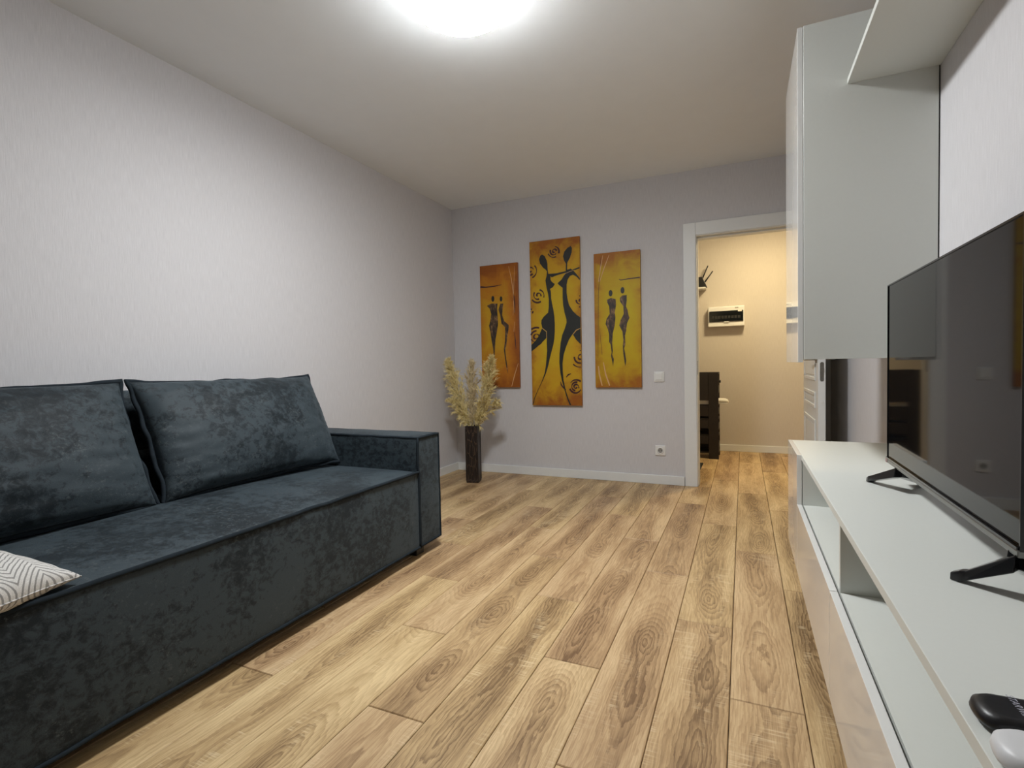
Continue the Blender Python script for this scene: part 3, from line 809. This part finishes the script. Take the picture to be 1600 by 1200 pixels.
B().add(vv, ff).build('body', M_VASE, vase, bevel=0.002, origin=(0, 0, 0))
for sx in (-1, 1):
    for sy in (-1, 1):
        B().box(sx * 0.052 - 0.004, sx * 0.052 + 0.004, sy * 0.052 - 0.004, sy * 0.052 + 0.004, 0.02, 0.47).build('corner_strip', M_RACK, vase, bevel=0.001, origin=(0, 0, 0))

def straw(name, a, b_):
    m, nt, bs = new_mat(name); g = G(nt)
    f = g.noise(g.obj(), 30.0, 3.0)
    nt.links.new(g.mix(g.ramp(f, [(0.3, 0.0), (0.7, 1.0)]), a, b_), bs.inputs['Base Color'])
    bs.inputs['Roughness'].default_value = 0.8
    bs.inputs['Specular IOR Level'].default_value = 0.2
    bs.inputs['Transmission Weight'].default_value = 0.0
    return m
M_STRAW = straw('pampas_straw', (0.60, 0.47, 0.18), (0.92, 0.80, 0.45))
M_STRAW2 = straw('pampas_beige', (0.50, 0.39, 0.22), (0.80, 0.68, 0.44))
M_STEM = plain('dry_stem', (0.42, 0.33, 0.13), 0.7)
def pampas(tip, bend, width, nf, mat, label, seed, start=0.30, fl=0.17):
    rnd = random.Random(seed)
    base = Vector((VC.x + rnd.uniform(-.02, .02), VC.y + rnd.uniform(-.02, .02), 0.10))
    neck = Vector((VC.x + (tip[0] - VC.x) * 0.10, VC.y + (tip[1] - VC.y) * 0.10, zv - 0.035))
    tip = Vector(tip); mid = neck.lerp(tip, 0.5) + Vector(bend)
    t = thing('pampas_grass', tuple(base), label, 'dried grass', 'pampas grass stems in the floor vase')
    def cur(f): return neck * (1 - f) ** 2 + mid * 2 * f * (1 - f) + tip * f * f
    B().tube([base, neck] + [cur(i / 10) for i in range(1, 11)], [0.004] * 2 + [0.0035 - 0.0022 * i / 10 for i in range(1, 11)], 6).build('stem', M_STEM, t, smooth=True)
    b = B()
    nb = max(24, nf // 34)
    for br in range(nb):
        f = (br + rnd.random()) / nb * 0.97
        p = cur(f); tg = (cur(min(1, f + 0.02)) - cur(max(0, f - 0.02))).normalized()
        o1 = tg.orthogonal().normalized(); o2 = tg.cross(o1)
        an = rnd.uniform(0, 2 * math.pi)
        rad = o1 * math.cos(an) + o2 * math.sin(an)
        taper = 1.0 if f < 0.55 else 1.0 - 0.86 * ((f - 0.55) / 0.45)
        bl = fl * rnd.uniform(0.75, 1.25) * taper
        bs_ = width * rnd.uniform(0.35, 1.10) * taper * min(1.0, 0.5 + 1.5 * f)
        droop = rnd.random() ** 2 * 0.075 * (1 - f)
        def bp(q): return p + tg * bl * q * (1 - 0.15 * q) + rad * bs_ * q ** 0.8 + Vector((0, 0, -droop * q ** 3))
        for k_ in range(34):
            q0 = rnd.random() ** 0.8 * 0.85
            a0 = bp(q0); d0 = (bp(min(1, q0 + 0.15)) - a0).normalized()
            jd = Vector((rnd.gauss(0, 1), rnd.gauss(0, 1), rnd.gauss(0, 1))) * 0.34
            ln = fl * rnd.uniform(0.18, 0.42) * (0.6 + 0.4 * taper)
            d1 = (d0 + jd).normalized()
            sd = d1.cross(Vector((rnd.gauss(0, 1), rnd.gauss(0, 1), rnd.gauss(0, 1)))).normalized()
            w = rnd.uniform(0.0009, 0.0022)
            v = []
            for k in range(3):
                q = k / 2
                c_ = a0 + d1 * ln * q + Vector((0, 0, -0.012 * q * q))
                ww = w * (0.8, 1.2, 0.15)[k]
                v += [c_ + sd * ww, c_ - sd * ww]
            b.add(v, [(0, 1, 3, 2), (2, 3, 5, 4)])
    b.build('plume', mat, t)
pampas((-2.385, 3.96, 1.07), (-0.02, 0, 0.02), 0.088, 3600, M_STRAW, 'pampas plume leaning left towards the sofa wall', 1)
pampas((-2.185, 4.02, 1.05), (0.0, 0, 0.0), 0.072, 2800, M_STRAW2, 'upright paler pampas plume in the middle of the vase', 2)
pampas((-1.965, 3.96, 1.09), (0.03, 0, -0.02), 0.088, 3600, M_STRAW, 'pampas plume leaning right over the orange painting', 3)
pampas((-1.905, 3.93, 0.70), (0.03, 0, 0.10), 0.080, 1500, M_STRAW, 'short pampas plume drooping right of the vase', 4, fl=0.11)
pampas((-2.365, 3.92, 0.72), (-0.02, 0, 0.07), 0.080, 1300, M_STRAW, 'short pampas plume drooping left of the vase', 5, fl=0.11)

# ------------------------------------------------------------------ wall-hung television stand
FX = 0.185                      # face of the fronts
stand = thing('tv_stand', (0.4, 1.41, 0.185), 'long wall-hung white television stand with open niches and gloss fronts', 'tv stand')
SYA, SYB = 0.17, 2.652
zb, zt = 0.187, 0.637
NY0, NY1, NYM = 0.572, 2.225, 1.412
B().box(0.2005, XR, SYA, SYB, zt - 0.018, zt).build('top_board', M_WHITEMELA, stand, bevel=0.0008, seg=1)
B().box(0.2035, XR, SYA, SYB, zb + 0.004, zb + 0.020).build('bottom_board', M_WHITEMELA, stand)
for y0, y1 in ((SYA, SYA + 0.016), (SYB - 0.016, SYB), (NY0 - 0.016, NY0), (NY1, NY1 + 0.016)):
    B().box(0.2035, XR - 0.001, y0, y1, zb + 0.020, zt - 0.018).build('side_panel', M_WHITEMELA, stand)
zn = 0.447                      # niche floor
B().box(0.2070, XR - 0.001, NY0, NY1, zn - 0.016, zn).build('niche_shelf', M_WHITEMELA, stand)
B().box(0.2070, XR - 0.001, NYM, NYM + 0.016, zn, zt - 0.018).build('divider', M_WHITEMELA, stand)
B().box(XR - 0.006, XR - 0.001, SYA + 0.016, SYB - 0.016, zb + 0.02, zt - 0.018).build('back_panel', M_WHITEMELA, stand)
B().box(FX, FX + 0.0165, NY1 + 0.003, SYB, zb, zt + 0.001).build('door_front', M_WHITEGLOSS, stand, bevel=0.001)
B().box(FX, FX + 0.0165, SYA, NY0 - 0.003, zb, zt + 0.001).build('door_front', M_WHITEGLOSS, stand, bevel=0.001)
B().box(FX, FX + 0.0165, NYM + 0.0015, NY1, zb, zn + 0.002).build('drawer_front', M_WHITEGLOSS, stand, bevel=0.001)
B().box(FX, FX + 0.0165, NY0, NYM - 0.0015, zb, zn + 0.002).build('drawer_front', M_WHITEGLOSS, stand, bevel=0.001)

# ------------------------------------------------------------------ wall cabinet and shelf
CY0, CY1, CZ0, CZ1 = 2.10, 2.637, 1.001, 2.160
cab = thing('wall_cabinet', (0.4, 2.37, CZ0), 'tall white wall cabinet with gloss door hanging right of the doorway', 'cabinet')
B().box(0.197, XR - 0.004, CY0, CY0 + 0.016, CZ0, CZ1).build('side_panel', M_WHITEMELA, cab, bevel=0.0008, seg=1)
B().box(0.197, XR - 0.004, CY1 - 0.016, CY1, CZ0, CZ1).build('side_panel', M_WHITEMELA, cab, bevel=0.0008, seg=1)
B().box(0.197, XR - 0.004, CY0 + 0.016, CY1 - 0.016, CZ0, CZ0 + 0.016).build('bottom_panel', M_WHITEMELA, cab)
B().box(0.197, XR - 0.004, CY0 + 0.016, CY1 - 0.016, CZ1 - 0.016, CZ1).build('top_panel', M_WHITEMELA, cab)
B().box(XR - 0.008, XR - 0.004, CY0 + 0.016, CY1 - 0.016, CZ0 + 0.016, CZ1 - 0.016).build('back_panel', M_WHITEMELA, cab)
B().box(0.1785, 0.1950, CY0 + 0.001, CY1 - 0.001, CZ0 - 0.010, CZ1 - 0.002).build('door', M_WHITEGLOSS, cab, bevel=0.001)
B().box(0.1950, 0.1970, CY0 + 0.004, CY1 - 0.004, CZ0 + 0.003, CZ1 - 0.004).build('edge_band', M_TRIM, cab)
B().box(XR - 0.004, XR, CY0 + 0.006, CY1 - 0.006, CZ0 + 0.01, CZ1 - 0.01).build('hanging_rail', M_MATEDGE, cab)
sh = B().box(0.327, XR, 0.15, CY0, 1.931, 1.949).build('wall_shelf', M_WHITEMELA, None, bevel=0.0008, seg=1, origin=(0.45, 1.1, 1.931))
tag(sh, 'long white shelf board fixed between the cabinet and the right wall', 'shelf')

# ------------------------------------------------------------------ television
TA, TB = Vector((0.3795, 1.800)), Vector((0.3720, 0.990))
tvl = (TB - TA).length
ang = math.atan2((TA - TB).y, (TA - TB).x) - math.pi / 2
tv_ = thing('television', ((TA.x + TB.x) / 2, (TA.y + TB.y) / 2, zt), 'flat black television on two splayed legs on the white stand', 'television', rotz=ang)
tv_['_o'] = (0, 0, 0)
zb0, zt0 = 0.0630, 0.5710       # relative to the stand top
hl = tvl / 2
O0 = (0, 0, 0)
def screen_mat():
    m, nt, bs = new_mat('tv_screen_glass'); g = G(nt)
    f = g.noise(g.obj(), 60.0, 2.0)
    nt.links.new(g.mix(f, (0.0035, 0.0035, 0.004), (0.005, 0.005, 0.0055)), bs.inputs['Base Color'])
    bs.inputs['Roughness'].default_value = 0.04
    bs.inputs['Specular IOR Level'].default_value = 0.25
    return m
B().box(0.004, 0.016, -hl + 0.002, hl - 0.002, zb0 + 0.006, zt0 - 0.001).build('housing', M_BLACKPL, tv_, bevel=0.002, origin=O0)
B().box(0.0155, 0.060, -hl + 0.10, hl - 0.10, zb0 + 0.02, zb0 + 0.36).build('rear_cover', M_BLACKPL, tv_, bevel=0.012, origin=O0)
B().box(0.0012, 0.0042, -hl + 0.0035, hl - 0.0035, zb0 + 0.016, zt0 - 0.0035).build('screen', screen_mat(), tv_, origin=O0)
bz = B().box(-0.001, 0.006, -hl, -hl + 0.0035, zb0 + 0.010, zt0).box(-0.001, 0.006, hl - 0.0035, hl, zb0 + 0.010, zt0).box(-0.001, 0.006, -hl + 0.0035, hl - 0.0035, zt0 - 0.0035, zt0)
bz.build('bezel', M_GLOSSBLACK, tv_, origin=O0)
M_LIP = plain('silver_lip', (0.20, 0.20, 0.19), 0.28, metal=0.85, vary=0.05)
B().box(-0.0035, 0.012, -hl, hl, zb0, zb0 + 0.0115).build('bottom_lip', M_LIP, tv_, bevel=0.002, origin=O0)
B().box(-0.0040, 0.000, -hl + 0.0035, hl - 0.0035, zb0 + 0.0115, zb0 + 0.016).build('lip_groove', M_GLOSSBLACK, tv_, origin=O0)
B().box(-0.0046, -0.0030, hl - 0.018, hl - 0.001, zb0 + 0.0005, zb0 + 0.0115).build('corner_sticker', plain('pinkish_sticker', (0.34, 0.22, 0.20), 0.4), tv_, bevel=0.0005, origin=O0)
M_LEG = plain('gloss_leg', (0.006, 0.006, 0.007), 0.16, vary=0.1)
def tv_leg(foot_w, att_w):
    """front and rear toes joined under the panel; given in world xy"""
    c_, s_ = math.cos(-ang), math.sin(-ang)
    def loc(p):
        d = Vector((p[0] - (TA.x + TB.x) / 2, p[1] - (TA.y + TB.y) / 2))
        return Vector((d.x * c_ - d.y * s_, d.x * s_ + d.y * c_, 0))
    f, a = loc(foot_w), loc(att_w)
    rear = Vector((a.x + 0.075, f.y, 0))
    b = B()
    for toe in (f, rear):
        d = (a - toe); d.z = 0; L = d.length; d.normalize(); n2 = Vector((-d.y, d.x, 0))
        pts = []
        w0, w1 = 0.011, 0.021
        q0, q1 = toe - d * 0.004, a
        for (q, w, zlo, zhi) in ((q0, w0 * 0.7, 0.0005, 0.012), (q0 + d * 0.012, w0, 0.0005, 0.0185), (q0 + d * 0.020, w0, 0.0050, 0.0210), (q1, w1, zb0 - 0.022, zb0 + 0.004)):
            pts += [q + n2 * w + Vector((0, 0, zlo)), q - n2 * w + Vector((0, 0, zlo)), q - n2 * w * 0.8 + Vector((0, 0, zhi)), q + n2 * w * 0.8 + Vector((0, 0, zhi))]
        fcs = [(0, 1, 2, 3), (12, 15, 14, 13)]
        for i in range(3):
            for k in range(4): fcs.append((i * 4 + k, i * 4 + 4 + k, i * 4 + 4 + (k + 1) % 4, i * 4 + (k + 1) % 4))
        b.add(pts, fcs)
    b.build('leg', M_LEG, tv_, bevel=0.0015, origin=O0)
tv_leg((0.338, 1.808), (0.388, 1.685))
tv_leg((0.313, 1.050), (0.376, 1.005))

# ------------------------------------------------------------------ remote controls on the stand
def remote(name, x0, y_far, y_near, length, h, mat, label, tilt=0.0, nose=0.8):
    w = y_far - y_near; yc = (y_far + y_near) / 2
    t = thing(name, (x0, yc, zt), label, 'remote control', rotz=tilt)
    t['_o'] = (0, 0, 0)
    def outline(ins):
        o = []
        r = w / 2 - ins
        for i in range(13):
            a = math.pi / 2 + math.pi * i / 12
            o.append((ins + w * 0.42 * nose + (w * 0.42 * nose) * math.cos(a) * (1 - ins / w), r * math.copysign(abs(math.sin(a)) ** 0.75, math.sin(a))))
        o += [(length - ins, -r), (length - ins, r)]
        return o
    L = [(0.006, 0.0006), (0.001, 0.005), (0.0, h * 0.45), (0.0012, h * 0.78), (0.005, h * 0.96), (0.009, h)]
    v = []; n = len(outline(0))
    for ins, z in L: v += [(p[0], p[1], z) for p in outline(ins)]
    f = [tuple(range(n - 1, -1, -1)), tuple((len(L) - 1) * n + k for k in range(n))]
    for i in range(len(L) - 1):
        for k in range(n): f.append((i * n + k, i * n + (k + 1) % n, (i + 1) * n + (k + 1) % n, (i + 1) * n + k))
    smooth_by_angle(B().add(v, f).build('case', mat, t, origin=(0, 0, 0)), 0.9)
    return t, w
M_RBLACK = plain('remote_black', (0.006, 0.006, 0.008), 0.38, vary=0.2, vscale=300)
M_RWHITE = plain('remote_white', (0.66, 0.66, 0.67), 0.42, vary=0.02)
rb, rw_ = remote('remote_control', 0.2075, 0.672, 0.620, 0.17, 0.019, M_RBLACK, 'black remote control with pale lettering lying on the television stand', tilt=math.radians(1.5), nose=0.8)
cu = bpy.data.curves.new('brand_text', 'FONT')
cu.body = 'STARWIND'; cu.size = 0.0090; cu.align_x = 'CENTER'; cu.extrude = 0.0001
cu.shear = 0.25
to = bpy.data.objects.new('brand_text', cu); COL.objects.link(to)
to.location = (0.034, 0.0, 0.01925); to.rotation_euler = (0, 0, -math.pi / 2)
bpy.context.view_layer.update()
dg = bpy.context.evaluated_depsgraph_get()
me_t = bpy.data.meshes.new_from_object(to.evaluated_get(dg))
mt = bpy.data.objects.new('brand_lettering', me_t); COL.objects.link(mt)
mt.location = to.location; mt.rotation_euler = to.rotation_euler; mt.parent = rb
bpy.data.objects.remove(to, do_unlink=True)
me_t.materials.clear(); me_t.materials.append(plain('pale_print', (0.38, 0.38, 0.44), 0.5))
for i in range(4):
    for j in range(3):
        B().tube([(0.062 + 0.017 * i, (j - 1) * 0.014, 0.0185), (0.062 + 0.017 * i, (j - 1) * 0.014, 0.0212)], 0.0042, 10).build('button', M_SLATGREY, rb, origin=(0, 0, 0))
rwh, _ = remote('remote_control', 0.2025, 0.616, 0.560, 0.15, 0.021, M_RWHITE, 'white remote control lying in front of the black one on the stand', tilt=math.radians(-6), nose=1.0)
B().box(0.050, 0.085, -0.017, 0.017, 0.0205, 0.0214).build('display', M_BLACKPL, rwh, bevel=0.0004, origin=(0, 0, 0))
for j in (-1, 1):
    B().box(0.098, 0.112, j * 0.011 - 0.006, j * 0.011 + 0.006, 0.0205, 0.0222).build('button', M_PLASTICW, rwh, bevel=0.0006, origin=(0, 0, 0))

# ------------------------------------------------------------------ things in the hall
eb = thing('electric_box', (-0.17, YH, 1.385), 'white fuse box with smoked cover mounted on the hall wall', 'fuse box')
B().box(-0.352, 0.014, YH - 0.085, YH, 1.385, 1.602).build('body', M_PLASTICW, eb, bevel=0.006)
cv = B().box(-0.340, 0.004, YH - 0.096, YH - 0.084, 1.437, 1.554).build('smoked_door', M_SHADEGLASS, eb, bevel=0.004)
for i in range(9):
    B().box(-0.315 + 0.033 * i, -0.290 + 0.033 * i, YH - 0.0975, YH - 0.0955, 1.470, 1.500).build('breaker', plain('breaker_dark', (0.02, 0.02, 0.018), 0.4) if i == 0 else bpy.data.materials['breaker_dark'], cv)
B().box(-0.19, -0.14, YH - 0.0975, YH - 0.084, 1.428, 1.437).build('latch_tab', M_PLASTICW, eb, bevel=0.001)
B().box(-0.080, -0.045, YH - 0.0865, YH - 0.0845, 1.575, 1.590).build('sticker', plain('grey_sticker', (0.35, 0.33, 0.30), 0.5), eb)
B().box(-0.050, -0.010, YH - 0.0975, YH - 0.0955, 1.540, 1.553).build('sticker', M_PAPER, eb)

rs_ = thing('router_shelf', (-0.60, YH, 1.815), 'small white shelf under the router on the hall wall', 'shelf')
B().box(-0.80, -0.372, YH - 0.16, YH, 1.806, 1.822).build('board', M_PLASTICW, rs_, bevel=0.002)
B().box(-0.62, -0.60, YH - 0.12, YH, 1.72, 1.806).build('bracket', M_METAL, rs_)
ro = thing('router', (-0.5, YH - 0.09, 1.822), 'black internet router with two antennas on a small hall shelf', 'router')
B().prism([(-0.66, 1.823), (-0.358, 1.823), (-0.366, 1.845), (-0.408, 1.938), (-0.60, 1.930)], 'y', YH - 0.135, YH - 0.05).build('case', M_BLACKPL, ro, bevel=0.003)
for (a, b_) in (((-0.410, YH - 0.07, 1.925), (-0.352, YH - 0.06, 2.065)), ((-0.382, YH - 0.11, 1.880), (-0.300, YH - 0.10, 1.995))):
    B().tube([a, b_], [0.008, 0.006], 8).build('antenna', M_BLACKPL, ro, smooth=True)

rk = thing('shoe_rack', (-0.42, 5.79, 0), 'dark wooden open shoe rack standing in the hall', 'shoe rack')
RX0, RX1, RY0, RY1, RH = -0.60, -0.232, 5.648, 5.935, 0.892
for x0 in (RX0, RX1 - 0.095):
    B().box(x0, x0 + 0.095, RY0, RY0 + 0.018, 0, RH).build('post', M_RACK, rk, bevel=0.002)
for x0 in (RX0, RX1 - 0.095):
    B().box(x0, x0 + 0.095, RY1 - 0.018, RY1, 0, RH).build('post', M_RACK, rk, bevel=0.002)
B().box(RX0, RX1, RY0 + 0.018, RY1 - 0.018, RH - 0.018, RH).build('top_board', M_RACK, rk, bevel=0.002)
for z in (0.055, 0.235, 0.405, 0.545, 0.735):
    B().box(RX0 + 0.002, RX1 - 0.002, RY0 + 0.018, RY1 - 0.018, z, z + 0.016).build('shelf_board', M_RACK, rk, bevel=0.002)
for z0, z1 in ((0.155, 0.235), (0.315, 0.405), (0.440, 0.545), (0.605, 0.875)):
    B().box(RX0 + 0.095, RX1 - 0.095, RY0 + 0.004, RY0 + 0.016, z0, z1).build('front_slat', M_RACK, rk, bevel=0.002)
B().box(RX0 + 0.095, RX1 - 0.095, RY1 - 0.014, RY1 - 0.004, 0.04, RH - 0.02).build('back_board', M_RACK, rk, bevel=0.002)
for z0 in (0.10, 0.30, 0.46, 0.675):
    B().box(RX1 - 0.016, RX1, RY0 + 0.018, RY1 - 0.018, z0, z0 + 0.06).build('side_slat', M_RACK, rk, bevel=0.002)
for z0 in (0.045, 0.210, 0.375, 0.550):
    B().tube([(RX1 - 0.045, RY0 - 0.003, z0), (RX1 - 0.045, RY0 + 0.001, z0)], 0.010, 10).build('bolt_cap', M_BLACKPL, rk)
B().tube([(RX1, RY0 + 0.13, 0.795), (RX1 + 0.018, RY0 + 0.13, 0.795)], 0.014, 12).build('knob', M_BLACKPL, rk)
# pale soft slippers on one shelf of the rack
def slipper(dx, yc, label):
    zs = 0.562
    t = thing('slipper', (-0.25 + dx, yc, zs), label, 'slipper', 'pale slippers in the shoe rack')
    n = 14
    secs = [(-0.385, 0.030, 0.016), (-0.36, 0.040, 0.024), (-0.28, 0.043, 0.026), (-0.22, 0.045, 0.026), (-0.175, 0.044, 0.025), (-0.150, 0.036, 0.020), (-0.140, 0.015, 0.010)]
    vv = []
    for x_, wy, hz in secs:
        for k in range(n):
            a = 2 * math.pi * k / n
            jit = 1 + 0.10 * noise.noise(Vector((x_ * 60, k * 1.7, yc)))
            vv.append((x_ + dx, yc + wy * math.cos(a) * jit, zs + 0.003 + hz + hz * math.sin(a) * jit))
    ff = [(i * n + k, i * n + (k + 1) % n, (i + 1) * n + (k + 1) % n, (i + 1) * n + k) for i in range(len(secs) - 1) for k in range(n)]
    ff += [tuple(range(n)), tuple((len(secs) - 1) * n + k for k in range(n))]
    B().add(vv, ff).build('upper', M_PAPER, t, smooth=True)
    B().box(-0.385 + dx, -0.150 + dx, yc - 0.042, yc + 0.042, zs, zs + 0.008).build('sole', M_PAPER, t, bevel=0.003)
slipper(0.0, 5.835, 'pale slipper sticking out of the side of the shoe rack')
slipper(-0.165, 5.722, 'pale slipper behind the front slats of the shoe rack')

dm = thing('door_mat', (-0.70, 5.12, 0), 'dark grey doormat with black edge on the hall floor', 'doormat')
B().prism([(-1.05, 4.85), (-0.370, 4.85), (-0.362, 5.385), (-1.05, 5.385)], 'z', 0.0005, 0.006).build('edge', M_MATEDGE, dm, bevel=0.002)
B().prism([(-1.01, 4.89), (-0.410, 4.89), (-0.402, 5.345), (-1.01, 5.345)], 'z', 0.006, 0.010).build('pile', M_SLATGREY, dm, bevel=0.001)

for o in bpy.data.objects:
    if '_o' in o: del o['_o']
